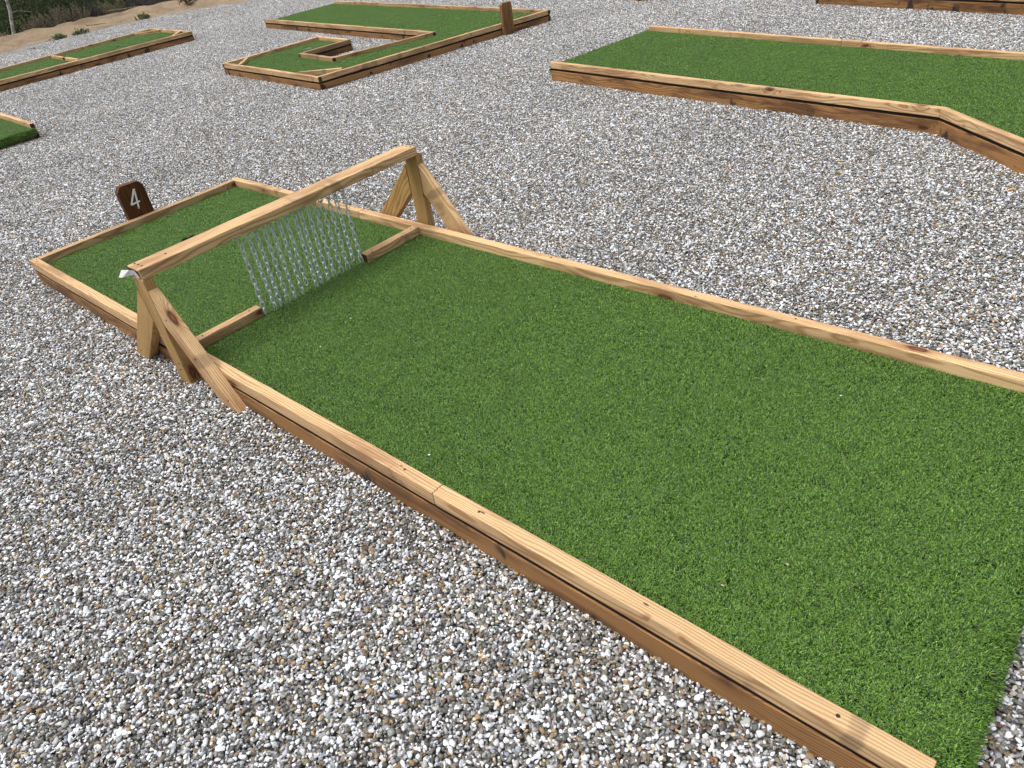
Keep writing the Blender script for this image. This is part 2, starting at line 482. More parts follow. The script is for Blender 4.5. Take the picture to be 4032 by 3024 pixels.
# ------------------------------------------------------------------ boards
def prism(name, bot, top, axis, parent, mat, end=None, bevel=.0035, cuts=0, wob=0.0, tone=None):
    """a timber: bot/top are matching loops (bottom counter-clockwise from above); grain runs along axis"""
    bm = bmesh.new()
    n = len(bot); ax = Vector(axis).normalized()
    b = [bm.verts.new(p) for p in bot]; t = [bm.verts.new(p) for p in top]
    bm.faces.new(b[::-1]); bm.faces.new(t)
    for i in range(n): bm.faces.new((b[i], b[(i + 1) % n], t[(i + 1) % n], t[i]))
    bm.normal_update()
    if end is not None:
        for f in bm.faces:
            if abs(f.normal.dot(ax)) > .75: f.material_index = 1
    if cuts:
        bmesh.ops.subdivide_edges(bm, edges=[e for e in bm.edges if abs((e.verts[0].co - e.verts[1].co).normalized().dot(ax)) > .9], cuts=cuts)
        ends = sorted(v.co.dot(ax) for v in bm.verts)
        ph = [random.uniform(0, 6.28) for i in range(4)]
        for v in bm.verts:
            s = v.co.dot(ax)
            if s - ends[0] < .02 or ends[-1] - s < .02: continue
            v.co += Vector((math.sin(s * 2.6 + ph[0]), math.sin(s * 2.1 + ph[1]), .6 * math.sin(s * 3.3 + ph[2]) + .4 * math.sin(s * 7 + ph[3]))) * wob
    if bevel:
        es = [e for e in bm.edges if len(e.link_faces) == 2 and e.calc_face_angle(0) > .5]
        bmesh.ops.bevel(bm, geom=es, offset=bevel, segments=2, profile=.6, affect='EDGES')
    gl = bm.verts.layers.float_vector.new('gc'); tl = bm.verts.layers.float.new('tone')
    up = Vector((0, 0, 1)) if abs(ax.z) < .8 else Vector((1, 0, 0))
    side = up.cross(ax).normalized(); up2 = ax.cross(side)
    o0 = sum((Vector(p) for p in bot), Vector()) / n
    off = Vector((random.uniform(0, 40), 0, 0)); pith = Vector((0, random.uniform(-.12, .12), random.choice((-1, 1)) * random.uniform(.02, .12)))
    tv = random.uniform(-.09, .09) if tone is None else tone
    for v in bm.verts:
        q = v.co - o0
        v[gl] = off + pith + Vector((q.dot(ax), q.dot(side), q.dot(up2))); v[tl] = tv
    for f in bm.faces: f.smooth = False
    me = bpy.data.meshes.new(name); bm.to_mesh(me); bm.free()
    return link(name, me, parent, [mat] + ([end] if end is not None else []))

def V2(p): return np.array(p, float)
def cross2(a, b): return a[0] * b[1] - a[1] * b[0]
def isect(p, d, q, e):
    t = cross2(q - p, e) / cross2(d, e); return p + d * t
def offset_poly(P, ds):
    """inward offset of a counter-clockwise outline, one distance per edge"""
    n = len(P); out = []
    for i in range(n):
        a, b, c = P[i - 1], P[i], P[(i + 1) % n]
        d1 = (b - a) / np.linalg.norm(b - a); d2 = (c - b) / np.linalg.norm(c - b)
        n1 = np.array([-d1[1], d1[0]]); n2 = np.array([-d2[1], d2[0]])
        if abs(cross2(d1, d2)) < 1e-3: out.append(b + n1 * ds[i - 1]); continue
        out.append(isect(b + n1 * ds[i - 1], d1, b + n2 * ds[i], d2))
    return out

def sheet(name, outline, z, holes, parent, mat, z_low=None, skirt=None):
    loops = [[Vector((*p, 0)) for p in outline]] + [[Vector((*p, 0)) for p in h] for h in holes]
    tris = tessellate_polygon(loops); flat = [v for l in loops for v in l]
    bm = bmesh.new()
    vs = [bm.verts.new((v.x, v.y, z)) for v in flat]
    for t in tris:
        try:
            f = bm.faces.new([vs[i] for i in t])
            f.normal_update()
            if f.normal.z < 0: f.normal_flip()
        except ValueError: pass
    if z_low is not None:
        n = len(outline); lo = [bm.verts.new((*p, z_low)) for p in outline]
        for i in range(n): bm.faces.new((lo[i], lo[(i + 1) % n], vs[(i + 1) % n], vs[i]))
    for (p, q, nrm) in (skirt or []):
        prof = [(0, 0), (.014, -.003), (.024, -.012), (.028, -.026), (.028, -.042)]
        rows = [[bm.verts.new((*(np.array(e) + nrm * a), z + b)) for e in (p, q)] for a, b in prof]
        for r0, r1 in zip(rows[:-1], rows[1:]): bm.faces.new((r0[0], r1[0], r1[1], r0[1]))
    me = bpy.data.meshes.new(name); bm.to_mesh(me); bm.free()
    return link(name, me, parent, [mat])

def circle(c, r, n=28): return [(c[0] + r * math.cos(2 * math.pi * i / n), c[1] + r * math.sin(2 * math.pi * i / n)) for i in range(n)]

def cup(c, z, mat, parent, r=.054):
    bm = bmesh.new(); n = 28
    rings = [[bm.verts.new((x, y, zz)) for x, y in circle(c, rr, n)] for rr, zz in ((r + .003, z - .002), (r + .003, z + .004), (r - .001, z + .004), (r - .002, z - .085))]
    for a, b in zip(rings[:-1], rings[1:]):
        for i in range(n): bm.faces.new((a[i], a[(i + 1) % n], b[(i + 1) % n], b[i]))
    bm.faces.new(rings[-1])
    bmesh.ops.recalc_face_normals(bm, faces=bm.faces)
    me = bpy.data.meshes.new('cup'); bm.to_mesh(me); bm.free()
    return link('cup', me, parent, [mat])

T = .040       # rail thickness
def build_lane(lane, outline, open_edges=(), through=None, splits=None, tones=None, ztop=.125, zbase=-.025, hole=None, hole_mat=CUPB,
               turf_gn=None, base_splits=None, wob=.0012, overhang=.012, bscale=1.0):
    P = [V2(p) for p in outline]; n = len(P)
    through = through or {}; splits = splits or {}; base_splits = base_splits or {}
    z_rb = ztop - .0445; z_bt = ztop - .061; z_t = ztop - .042
    D = [(P[(i + 1) % n] - P[i]) / np.linalg.norm(P[(i + 1) % n] - P[i]) for i in range(n)]
    Nn = [np.array([-q[1], q[0]]) for q in D]
    def quad(i, t, inset):
        """footprint of the timber on edge i, butt-jointed at the corners"""
        a, b = P[i], P[(i + 1) % n]; d, nn = D[i], Nn[i]
        p, nx = (i - 1) % n, (i + 1) % n
        o, q = a + nn * inset, a + nn * (inset + t)
        if p in open_edges: s0, s1 = a + nn * inset, a + nn * (inset + t)
        else:
            dd = inset if through.get(i, 'prev') == 'next' else inset + t + .0012
            s0 = isect(o, d, a + Nn[p] * dd, D[p]); s1 = isect(q, d, a + Nn[p] * dd, D[p])
        if nx in open_edges: e0, e1 = b + nn * inset, b + nn * (inset + t)
        else:
            dd = inset if through.get(nx, 'prev') == 'prev' else inset + t + .0012
            e0 = isect(o, d, b + Nn[nx] * dd, D[nx]); e1 = isect(q, d, b + Nn[nx] * dd, D[nx])
        return s0, e0, e1, s1
    tones = tones or {}
    def timbers(name, i, t, inset, z0, z1, mat, end, fr, wob):
        s0, e0, e1, s1 = quad(i, t, inset); fr = [0] + list(fr) + [1]
        ln = np.linalg.norm(e0 - s0)
        for a, b in zip(fr[:-1], fr[1:]):
            ga = .0009 / ln if a > 0 else 0; gb = .0009 / ln if b < 1 else 0
            c = [s0 + (e0 - s0) * (a + ga), s0 + (e0 - s0) * (b - gb), s1 + (e1 - s1) * (b - gb), s1 + (e1 - s1) * (a + ga)]
            L = ln * (b - a)
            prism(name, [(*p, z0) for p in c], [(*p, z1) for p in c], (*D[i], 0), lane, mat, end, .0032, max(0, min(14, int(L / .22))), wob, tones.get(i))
    for i in range(n):
        if i in open_edges:
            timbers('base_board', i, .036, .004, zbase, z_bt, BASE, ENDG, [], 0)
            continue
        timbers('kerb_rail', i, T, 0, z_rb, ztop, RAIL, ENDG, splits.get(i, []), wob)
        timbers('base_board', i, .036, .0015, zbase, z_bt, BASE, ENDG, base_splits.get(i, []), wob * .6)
    holes = [circle(hole, .055)] if hole is not None else []
    ply = offset_poly(P, [.0055] * n)
    sheet('platform', ply, z_t - .003, holes, lane, DARKPLY, z_bt + .0005)
    tp = offset_poly(P, [(-overhang if i in open_edges else T - .003) for i in range(n)])
    sk = []
    for i in open_edges: sk.append((tp[i], tp[(i + 1) % n], -Nn[i]))
    tf = sheet('turf', tp, z_t, holes, lane, THATCH, None, sk)
    m = tf.modifiers.new('blades', 'NODES'); m.node_group = turf_gn or TURF_GN_FAR
    tf['kind'] = 'stuff'
    if hole is not None: cup(hole, z_t, hole_mat, lane)
    return z_t

def block(name, p0, p1, w, z0, z1, parent, mat=RAIL, end=ENDG, side=1):
    p0, p1 = V2(p0), V2(p1); d = (p1 - p0) / np.linalg.norm(p1 - p0); nn = np.array([-d[1], d[0]]) * side
    c = [p0, p1, p1 + nn * w, p0 + nn * w]
    if side < 0: c = [c[1], c[0], c[3], c[2]]
    return prism(name, [(*p, z0) for p in c], [(*p, z1) for p in c], (*d, 0), parent, mat, end, .003, 2, .0006)

def discs(name, items, r, parent, mat, h=.0012):
    for (p, nrm) in items:
        bm = bmesh.new()
        bmesh.ops.create_cone(bm, cap_ends=True, segments=12, radius1=r, radius2=r * .8, depth=h)
        q = Vector((0, 0, 1)).rotation_difference(Vector(nrm))
        bmesh.ops.transform(bm, matrix=Matrix.Translation(Vector(p)) @ q.to_matrix().to_4x4(), verts=bm.verts)
        me = bpy.data.meshes.new(name); bm.to_mesh(me); bm.free()
        link(name, me, parent, [mat])

GL = 'mini golf lanes laid out on the gravel'
# lane in the foreground, with the chain gate over it
main = thing('mini_golf_lane', (2.1, .6, 0), 'long foreground mini golf lane with wooden kerbs, passing under the chain gate', 'golf lane', GL)
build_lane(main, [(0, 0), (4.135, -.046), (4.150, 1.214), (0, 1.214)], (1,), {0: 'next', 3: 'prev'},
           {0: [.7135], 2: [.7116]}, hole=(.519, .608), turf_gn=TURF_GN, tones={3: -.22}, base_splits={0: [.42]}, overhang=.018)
block('divider_block', (1.606, .043), (1.606, .327), .040, .0845, .1265, main)
block('divider_block', (1.642, .853), (1.642, 1.172), .040, .0845, .1265, main)
discs('screw', [((1.586, .075, .1268), (0, 0, 1)), ((1.586, .285, .1268), (0, 0, 1)), ((1.622, 1.14, .1268), (0, 0, 1)), ((1.622, .90, .1268), (0, 0, 1)),
                ((3.98, -.024, .1256), (0, 0, 1)), ((3.10, -.013, .1256), (0, 0, 1)), ((2.82, -.01, .1256), (0, 0, 1)), ((.06, .02, .1256), (0, 0, 1)),
                ((.02, .90, .1256), (0, 0, 1)), ((1.1, 1.196, .1256), (0, 0, 1)), ((2.4, 1.196, .1256), (0, 0, 1)), ((3.4, 1.196, .1256), (0, 0, 1))], .0042, main, SCREW)

# folded lane behind
ul = thing('mini_golf_lane', (-3, 4.8, 0), 'folded U-shaped mini golf lane with a gravel notch in its middle', 'golf lane', GL)
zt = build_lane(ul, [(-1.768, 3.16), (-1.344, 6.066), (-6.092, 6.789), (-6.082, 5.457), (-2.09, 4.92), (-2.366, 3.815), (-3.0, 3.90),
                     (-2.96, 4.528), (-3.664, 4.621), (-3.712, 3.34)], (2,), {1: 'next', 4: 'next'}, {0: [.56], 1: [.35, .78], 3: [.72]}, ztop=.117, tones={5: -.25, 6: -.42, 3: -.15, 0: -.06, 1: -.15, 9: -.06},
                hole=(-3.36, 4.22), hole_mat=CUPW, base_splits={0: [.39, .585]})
block('corner_strip', (-3.66, 3.60), (-3.41, 3.35), .036, zt + .0015, .1155, ul, side=1)
block('corner_strip', (-2.21, 3.255), (-1.815, 3.475), .036, zt + .0015, .1155, ul, side=1)
discs('knot_hole', [((-1.768 + .145 * s + .0012, 3.16 + .9895 * s, .022), (1, -.146, 0)) for s in (.04, .55, 1.24, 1.66)], .016, ul, CUPB)

# wide lane at the right
rl = thing('mini_golf_lane', (2, 4.4, 0), 'wide mini golf lane on the right with an angled wooden kerb', 'golf lane', GL)
build_lane(rl, [(.296, 3.932), (3.231, 3.446), (4.65, 2.14), (5.75, 3.1), (4.45, 4.44), (.42, 5.263)], (2, 5), {1: 'prev'}, {4: [.55]}, ztop=.138,
           base_splits={})

# narrow lane at the left
ll = thing('mini_golf_lane', (-7.2, 3, 0), 'narrow far left mini golf lane beside the sandy bank, split by two blocks', 'golf lane', GL)
zt = build_lane(ll, [(-6.648, 1.0), (-6.72, 4.66), (-8.18, 4.766), (-7.58, 1.0)], (3,), {2: 'prev', 1: 'prev'}, {0: [.62], 2: [.5]}, ztop=.12,
                hole=(-7.35, 3.82)) if False else build_lane(ll, [(-7.58, 1.0), (-6.648, 1.0), (-6.72, 4.66), (-8.18, 4.766)], (0,), {2: 'prev', 3: 'prev'},
                {1: [.62], 3: [.5]}, ztop=.12, hole=(-7.35, 3.82))
block('divider_block', (-7.80, 3.125), (-7.325, 3.095), .040, zt + .0015, .1195, ll, side=-1)
block('divider_block', (-7.275, 3.10), (-6.80, 3.072), .040, zt + .0015, .1195, ll, side=-1)
block('corner_strip', (-8.05, 4.44), (-7.77, 4.705), .036, zt + .0015, .1185, ll, side=-1)
block('corner_strip', (-7.04, 4.66), (-6.775, 4.40), .036, zt + .0015, .1185, ll, side=-1)

# lane whose end just enters the frame at the left edge
sl = thing('mini_golf_lane', (-5, .7, 0), 'mini golf lane cut off by the left edge, turf folded over its open end', 'golf lane', GL)
build_lane(sl, [(-7.0, .10), (-3.47, .06), (-3.452, 1.276), (-7.0, 1.43)], (1,), {2: 'prev', 3: 'next'}, {}, ztop=.125, overhang=.02)

# lane at the top right and a corner of one more
tr = thing('mini_golf_lane', (3.5, 7.3, 0), 'mini golf lane at the top right corner, only its dark base boards in view', 'golf lane', GL)
build_lane(tr, [(1.25, 6.90), (5.0, 5.87), (5.33, 7.05), (1.6, 8.08)], (), {}, {0: [.52]}, tones={0: -.25}, ztop=.138, base_splits={0: [.44]})
tm = thing('mini_golf_lane', (-1.6, 8.0, 0), 'far mini golf lane peeping in at the top edge, right of the tall sign board', 'golf lane', GL)
build_lane(tm, [(-.852, 7.075), (-.2, 7.80), (-3.3, 10.2), (-3.95, 9.45)], (2,), {}, {}, ztop=.11)

# ------------------------------------------------------------------ chain gate
gate = thing('chain_gate', (1.6, .6, 0), 'wooden trestle gate hung with a curtain of steel chains over the foreground lane', 'obstacle')
XB0, XB1, ZB, ZT = 1.566, 1.653, .441, .480
beam = prism('beam', [(XB0, -.056, ZB), (XB1, -.056, ZB), (XB1, 1.245, ZB), (XB0, 1.245, ZB)],
             [(XB0, -.056, ZT), (XB1, -.056, ZT), (XB1, 1.245, ZT), (XB0, 1.245, ZT)], (0, 1, 0), gate, RAIL, ENDRED, .005, 6, .0008, .02)
discs('screw', [((x, y, ZT + .0006), (0, 0, 1)) for x, y in ((1.582, -.034), (1.605, -.032), (1.628, -.030), (1.613, .065), (1.585, 1.226), (1.608, 1.227), (1.632, 1.229))], .0045, beam, SCREW)
# pencil marks on the front edge
for y in (.340, .985):
    bm = bmesh.new(); bmesh.ops.create_cube(bm, size=1)
    bmesh.ops.transform(bm, matrix=Matrix.Translation((XB1 + .0002, y, (ZB + ZT) / 2)) @ Matrix.Diagonal((.0008, .0012, .030, 1)), verts=bm.verts)
    me = bpy.data.meshes.new('pencil_mark'); bm.to_mesh(me); bm.free(); link('pencil_mark', me, beam, [INK])
def side_frame(y0, y1):
    def xz(name, poly, axis, tone=None, mat=POST):
        # extrude an (x, z) outline across the thickness
        b = [(x, y0, z) for x, z in poly]; t = [(x, y1, z) for x, z in poly]
        if (y1 > y0): b, t = t, b
        return prism(name, b, t, axis, gate, mat, ENDG, .0035, 0, 0, tone)
    xz('post', [(1.566, -.04), (1.642, -.04), (1.652, ZB - .0006), (1.572, ZB - .0006)], (0.01, 0, 1), -.03)
    xz('brace', [(1.895, -.04), (2.006, -.04), (1.6535, .402), (1.6535, .268)], (.66, 0, -.75), .05, RAIL)
    xz('brace', [(1.150, -.04), (1.262, -.04), (1.5655, .256), (1.5655, .392)], (.66, 0, .75), 0)
side_frame(-.057, -.019)
side_frame(1.233, 1.271)
fr = [((1.70, -.0575, .30), (0, -1, 0)), ((1.80, -.0575, .17), (0, -1, 0)), ((1.93, -.0575, .04), (0, -1, 0)), ((1.245, -.0575, .06), (0, -1, 0)), ((1.26, -.0575, .03), (0, -1, 0)), ((1.23, -.0575, .045), (0, -1, 0)),
      ((1.61, -.0575, .06), (0, -1, 0)), ((1.62, -.0575, .09), (0, -1, 0))]
discs('screw', fr, .0045, gate, SCREW)
# chains: 15 of them, each one mesh of interlocking links
def chain(x, y, ztop, zbot, rot0, sway):
    pitch = .0272; wr = .0028; hw = .0078; hl = pitch / 2 + wr * .95
    nL = int(round((ztop - zbot) / pitch)); V = []; F = []
    segs, ring = 20, 6
    path = []
    for i in range(segs):
        a = 2 * math.pi * i / segs
        px, pz = hw * math.cos(a), hw * math.sin(a)
        pz += (hl - hw) * (1 if math.sin(a) > 1e-6 else -1) if abs(math.sin(a)) > 1e-6 else 0
        path.append((px, pz, a))
    tw = 0
    for li in range(nL):
        zc = ztop - pitch * (li + .5); t = (li + .5) / nL
        tw += random.uniform(-.10, .10)
        th = rot0 + (math.pi / 2 if li % 2 else 0) + tw
        tilt = random.uniform(-.07, .07)
        ox, oy = sway[0] * t, sway[1] * t
        base = len(V)
        for (px, pz, a) in path:
            for j in range(ring):
                b = 2 * math.pi * j / ring
                rx = px + wr * math.cos(b) * math.cos(a); rz = pz + wr * math.cos(b) * math.sin(a); ry = wr * math.sin(b)
                rx += rz * tilt
                V.append((x + ox + rx * math.cos(th) - ry * math.sin(th), y + oy + rx * math.sin(th) + ry * math.cos(th), zc + rz))
        for i in range(segs):
            for j in range(ring):
                F.append((base + i * ring + j, base + ((i + 1) % segs) * ring + j, base + ((i + 1) % segs) * ring + (j + 1) % ring, base + i * ring + (j + 1) % ring))
    me = np_mesh('chain', V, F, smooth=True)
    return link('chain', me, gate, [GALV])
ty = [.343, .380, .416, .452, .485, .521, .556, .595, .626, .662, .697, .732, .768, .803, .845]
by = [.338, .386, .414, .451, .486, .525, .555, .595, .625, .662, .697, .733, .771, .806, .845]
random.seed(3)
for i, (a, b) in enumerate(zip(ty, by)):
    chain(1.602, a, ZB, .098 + random.choice((0, 0, .012, -.002)), random.choice((.75, .5, .95, .62, 2.2, .35)), (random.uniform(-.004, .004), b - a))
# bent paper tag stapled to the beam end
bm = bmesh.new()
rows = [((1.643, -.0575, .452), (1.622, -.0575, .442)), ((1.622, -.0580, .474), (1.600, -.0580, .452)), ((1.600, -.0660, .4745), (1.586, -.0660, .4495)),
        ((1.563, -.0670, .4670), (1.568, -.0860, .4480)), ((1.536, -.0690, .4610), (1.544, -.0900, .4440))]
vv = [[bm.verts.new(p) for p in r] for r in rows]
for a, b in zip(vv[:-1], vv[1:]): bm.faces.new((a[0], b[0], b[1], a[1]))
bmesh.ops.solidify(bm, geom=bm.faces[:], thickness=.0004)
me = bpy.data.meshes.new('price_tag'); bm.to_mesh(me); bm.free()
tg = link('price_tag', me, beam, [TAGW]); tg['label'] = 'bent white barcode tag stapled to the red beam end'
bm = bmesh.new()
for q in range(9):
    s = .18 + q * .07; w = random.choice((.02, .035, .045))
    def pt(f, h):
        a = Vector(rows[2][0]).lerp(Vector(rows[3][0]), f); b = Vector(rows[2][1]).lerp(Vector(rows[3][1]), f)
        p = a.lerp(b, h); p.y -= .0007; return p
    fs = s * .62
    bm.faces.new([bm.verts.new(pt(fs, .12)), bm.verts.new(pt(fs + w, .12)), bm.verts.new(pt(fs + w, .55)), bm.verts.new(pt(fs, .55))])
for q in range(3):
    bm.faces.new([bm.verts.new(pt(.62 + q * .10, .15)), bm.verts.new(pt(.64 + q * .10, .15)), bm.verts.new(pt(.64 + q * .10, .75)), bm.verts.new(pt(.62 + q * .10, .75))])
me = bpy.data.meshes.new('barcode'); bm.to_mesh(me); bm.free(); link('barcode', me, beam, [INK])

# ------------------------------------------------------------------ hole number signs
sg = thing('hole_sign', (-.03, .61, 0), 'dark brown sign board with a white number 4 behind the foreground lane', 'sign', 'hole signs')
def sign_board(parent, x0, x1, y0, y1, ztop, ch, mat):
    poly = [(y0, -.1), (y1, -.1), (y1, ztop - ch), (y1 - ch * .75, ztop - .002), (y0 + ch * .75, ztop), (y0, ztop - ch)]
    return prism('board', [(x0, y, z) for y, z in poly][::-1], [(x1, y, z) for y, z in poly][::-1], (0, 0, 1), parent, mat, None, .003, 0, 0, 0) if False else \
        prism('board', [(x0, y, z) for y, z in poly], [(x1, y, z) for y, z in poly], (0, 0, 1), parent, mat, None, .003, 0, 0, 0)
sign_board(sg, -.040, -.003, .537, .683, .302, .030, SIGNW)
# numeral: three flat strokes of one plate
def strokes(segs, w, x, th):
    bm = bmesh.new()
    for i, (p, q) in enumerate(segs):
        p, q = V2(p), V2(q); d = (q - p) / np.linalg.norm(q - p); nn = np.array([-d[1], d[0]]) * w / 2
        c = [p - nn, q - nn, q + nn, p + nn]; xx = x + i * .0003
        a = [bm.verts.new((xx, *v)) for v in c]; b = [bm.verts.new((xx + th, *v)) for v in c]
        bm.faces.new(a[::-1]); bm.faces.new(b)
        for j in range(4): bm.faces.new((a[j], a[(j + 1) % 4], b[(j + 1) % 4], b[j]))
    bmesh.ops.recalc_face_normals(bm, faces=bm.faces)
    bmesh.ops.bevel(bm, geom=bm.edges[:], offset=.0008, segments=1, affect='EDGES')
    me = bpy.data.meshes.new('numeral_four'); bm.to_mesh(me); bm.free(); return me
num = link('numeral_four', strokes([((.6262, .2675), (.6085, .1630)), ((.6245, .2670), (.5785, .1940)), ((.5765, .1945), (.6290, .1990))], .0088, -.0024, .003), sg, [NUMW])
discs('screw', [((.0014, .6245, .2590), (1, 0, 0)), ((.0014, .6097, .1705), (1, 0, 0))], .0024, num, SCREW, .001)

ps = thing('hole_sign', (-1.31, 5.38, 0), 'plain tan back of a sign board standing against the folded lane', 'sign', 'hole signs')
ang = math.atan2(2.906, .424) - math.pi / 2
poly = [(-.070, -.1), (.070, -.1), (.070, .290), (.052, .308), (-.052, .310), (-.070, .292)]
def rp(x, y, z):
    c, s = math.cos(ang), math.sin(ang); return (-1.4385 + x * c - y * s, 5.42 + x * s + y * c, z)
prism('board', [rp(.002, y, z) for y, z in poly], [rp(.040, y, z) for y, z in poly], (0, 0, 1), ps, SIGNP, None, .003, 0, 0, .05)

# ------------------------------------------------------------------ small loose things
def chip(x, y, z, L, w, rz, label):
    b = [(-L / 2, -w * .3), (L / 2, -w / 2), (L * .42, w / 2), (-L * .4, w * .4)]
    c, s = math.cos(rz), math.sin(rz)
    f = lambda q, zz: (x + q[0] * c - q[1] * s, y + q[0] * s + q[1] * c, zz + q[0] * .12)
    o = prism('wood_chip', [f(q, z) for q in b], [f(q, z + .004) for q in b], (c, s, .12), None, CHIPW, None, .001)
    tag(o, label, 'wood chip', 'wood chips on the gravel')
chip(2.937, 2.905, .010, .034, .008, .2, 'pale split wood chip lying in the gravel below the wide lane')
chip(3.70, 2.80, .010, .045, .012, .9, 'pale wood chip in the gravel at the right edge of the photo')

def bit(x, y, z, a, col, label, cat='pebble', group='bits lying on the foreground turf'):
    v = SHAPES[int(rng.integers(0, 16))] * a; me = np_mesh('pebble', v + np.array([x, y, z]), ICO_F, np.tile(np.array(col), (len(v), 1)), True)
    o = link('pebble', me, None, [STONE]); tag(o, label, cat, group)
bit(3.769, .267, .098, .0048, (.35, .27, .2), 'small tan pebble on the turf near the open end of the lane')
bit(3.679, .138, .098, .0034, (.45, .33, .28), 'tiny pinkish pebble on the turf close to the near kerb')
bit(3.650, .911, .098, .0040, (.62, .56, .42), 'small cream pebble on the turf near the right edge')
bit(1.973, .483, .098, .0042, (.8, .8, .8), 'small white pebble on the turf in front of the chains')
bit(2.033, .290, .098, .0036, (.75, .76, .78), 'small white pebble on the turf near the left divider block')
bit(2.809, .088, .098, .0036, (.8, .8, .8), 'small white pebble on the turf beside the kerb joint')

# ------------------------------------------------------------------ plants on and behind the bank
def leaf_quads(C, dirs, L, W, cols):
    n = len(C); dirs = dirs / np.linalg.norm(dirs, axis=1, keepdims=True)
    r = rng.normal(size=(n, 3)); s = np.cross(dirs, r); s /= np.linalg.norm(s, axis=1, keepdims=True)
    L = np.asarray(L)[:, None]; W = np.asarray(W)[:, None]
    V = np.stack([C - s * W * .3, C + dirs * L * .5 - s * W, C + dirs * L, C + dirs * L * .5 + s * W], 1)
    F = np.arange(n * 4).reshape(n, 4)
    return np_mesh('foliage', V.reshape(-1, 3), F, np.repeat(cols, 4, 0))

def tube_mesh(paths, name):
    V = []; F = []
    for path in paths:
        b = len(V); kk = 5
        for i, (p, r) in enumerate(path):
            p = Vector(p); nx = Vector(path[min(i + 1, len(path) - 1)][0]) - Vector(path[max(i - 1, 0)][0]); nx.normalize()
            s = nx.orthogonal().normalized(); t = nx.cross(s)
            for j in range(kk):
                a = 2 * math.pi * j / kk; V.append(tuple(p + (s * math.cos(a) + t * math.sin(a)) * r))
        for i in range(len(path) - 1):
            for j in range(kk): F.append((b + i * kk + j, b + i * kk + (j + 1) % kk, b + (i + 1) * kk + (j + 1) % kk, b + (i + 1) * kk + j))
    return np_mesh(name, V, F, smooth=True)

def shrub(name, label, x, y, h, spread, ns, pal, lean=(0, 0), leaf=(.02, .004), per=60, fluffy=.5, group=None, stem_mat=None, cat='shrub', dz=0.0, bush=False):
    z = bank_z(x, y) - .05 + dz
    t = thing(name, (x, y, z), label, cat, group)
    paths = []; C = []; Dd = []; cl = []
    pal = np.array(pal)
    for s in range(ns):
        a = random.uniform(0, 6.283); rr = spread * math.sqrt(random.random()); hh = h * random.uniform(.55, 1.0) * (1 - .35 * (rr / spread) ** 2)
        b0 = np.array([x + rr * .45 * math.cos(a), y + rr * .45 * math.sin(a), z])
        e = np.array([x + rr * math.cos(a) + lean[0] * hh, y + rr * math.sin(a) + lean[1] * hh, z + hh])
        mid = (b0 + e) / 2 + rng.normal(0, .03, 3)
        path = []
        for q in range(6):
            u = q / 5; p = (1 - u) ** 2 * b0 + 2 * u * (1 - u) * mid + u * u * e
            path.append((tuple(p), .006 * (1 - u * .75) * (1 + h * .5)))
        paths.append(path)
        u = rng.uniform(.2 if not bush else .1, 1.0, per) ** .8
        P = ((1 - u) ** 2)[:, None] * b0 + (2 * u * (1 - u))[:, None] * mid + (u * u)[:, None] * e
        wdt = fluffy * .08 * (h + .3) * (1.15 - u)[:, None] if not bush else fluffy * .22 * h
        C.append(P + rng.normal(0, 1, (per, 3)) * wdt)
        dd = (e - b0) / np.linalg.norm(e - b0) + rng.normal(0, .45 if not bush else 1.2, (per, 3)); Dd.append(dd)
        pc = pal[random.randrange(len(pal))]
        cl.append(np.clip(pc * rng.uniform(.65, 1.35, (per, 1)), .004, .9))
    link('stems', tube_mesh(paths, 'stems'), t, [stem_mat or TWIG])
    if per:
        C = np.concatenate(C); Dd = np.concatenate(Dd); cl = np.concatenate(cl); n = len(C)
        link('foliage', leaf_quads(C, Dd, rng.uniform(.6, 1.4, n) * leaf[0], rng.uniform(.7, 1.3, n) * leaf[1], cl), t, [LEAF])
    return t
TWIG = simple('grey_twig', (.15, .125, .105), .9, 0, 40, .5, .2)
DTWIG = simple('dark_dead_twig', (.075, .066, .066), .9, 0, 40, .5, .2)
SAGE = [(.24, .23, .15), (.30, .28, .19), (.18, .18, .115), (.24, .21, .16)]
DEAD = [(.14, .125, .125), (.10, .092, .096), (.19, .165, .15)]
GRN = [(.035, .065, .020), (.05, .085, .025), (.025, .045, .016), (.07, .10, .03)]
YEL = [(.22, .19, .025), (.11, .12, .025), (.30, .24, .03), (.08, .09, .02)]
random.seed(21)
GS = 'sage shrubs behind the sandy bank'; GD = 'dead brush behind the sandy bank'; GB = 'green bushes beyond the bank'
sage_spots = [(-13.1, 4.78, .50, .32, (.02, -.05), 'grey olive sage shrub with upright spikes right of the pale trunk'),
              (-13.0, 5.20, .55, .34, (.0, -.02), 'tall grey olive sage shrub second right of the pale trunk'),
              (-12.9, 5.55, .50, .30, (.0, -.05), 'grey olive sage shrub left of the dark dead gap'),
              (-12.75, 6.35, .50, .34, (-.1, -.35), 'yellowish sage shrub leaning to the left behind the bank'),
              (-13.0, 3.85, .30, .35, (0, .1), 'low dry grass clump at the foot of the pale trunk')]
for x, y, h, s, ln, lb in sage_spots:
    shrub('sage_shrub', lb, x, y, h, s, 42, SAGE, ln, (.030, .0045), 80, .26, GS)
for x, y, h, s, ln, lb in [(-12.95, 5.86, .48, .22, (0, 0), 'dark dead brush between two sage shrubs'),
                           (-12.45, 6.75, .40, .34, (.05, -.2), 'dark grey dead brush at the bank crest, right of the leaning sage'),
                           (-12.2, 7.15, .36, .34, (.05, -.25), 'tangled grey dead brush next to the uprooted stump'),
                           (-12.3, 7.7, .40, .36, (0, -.1), 'dark twiggy brush behind the uprooted stump')]:
    shrub('dead_brush', lb, x, y, h, s, 90, DEAD, ln, (.03, .0022), 26, .8, GD, DTWIG)
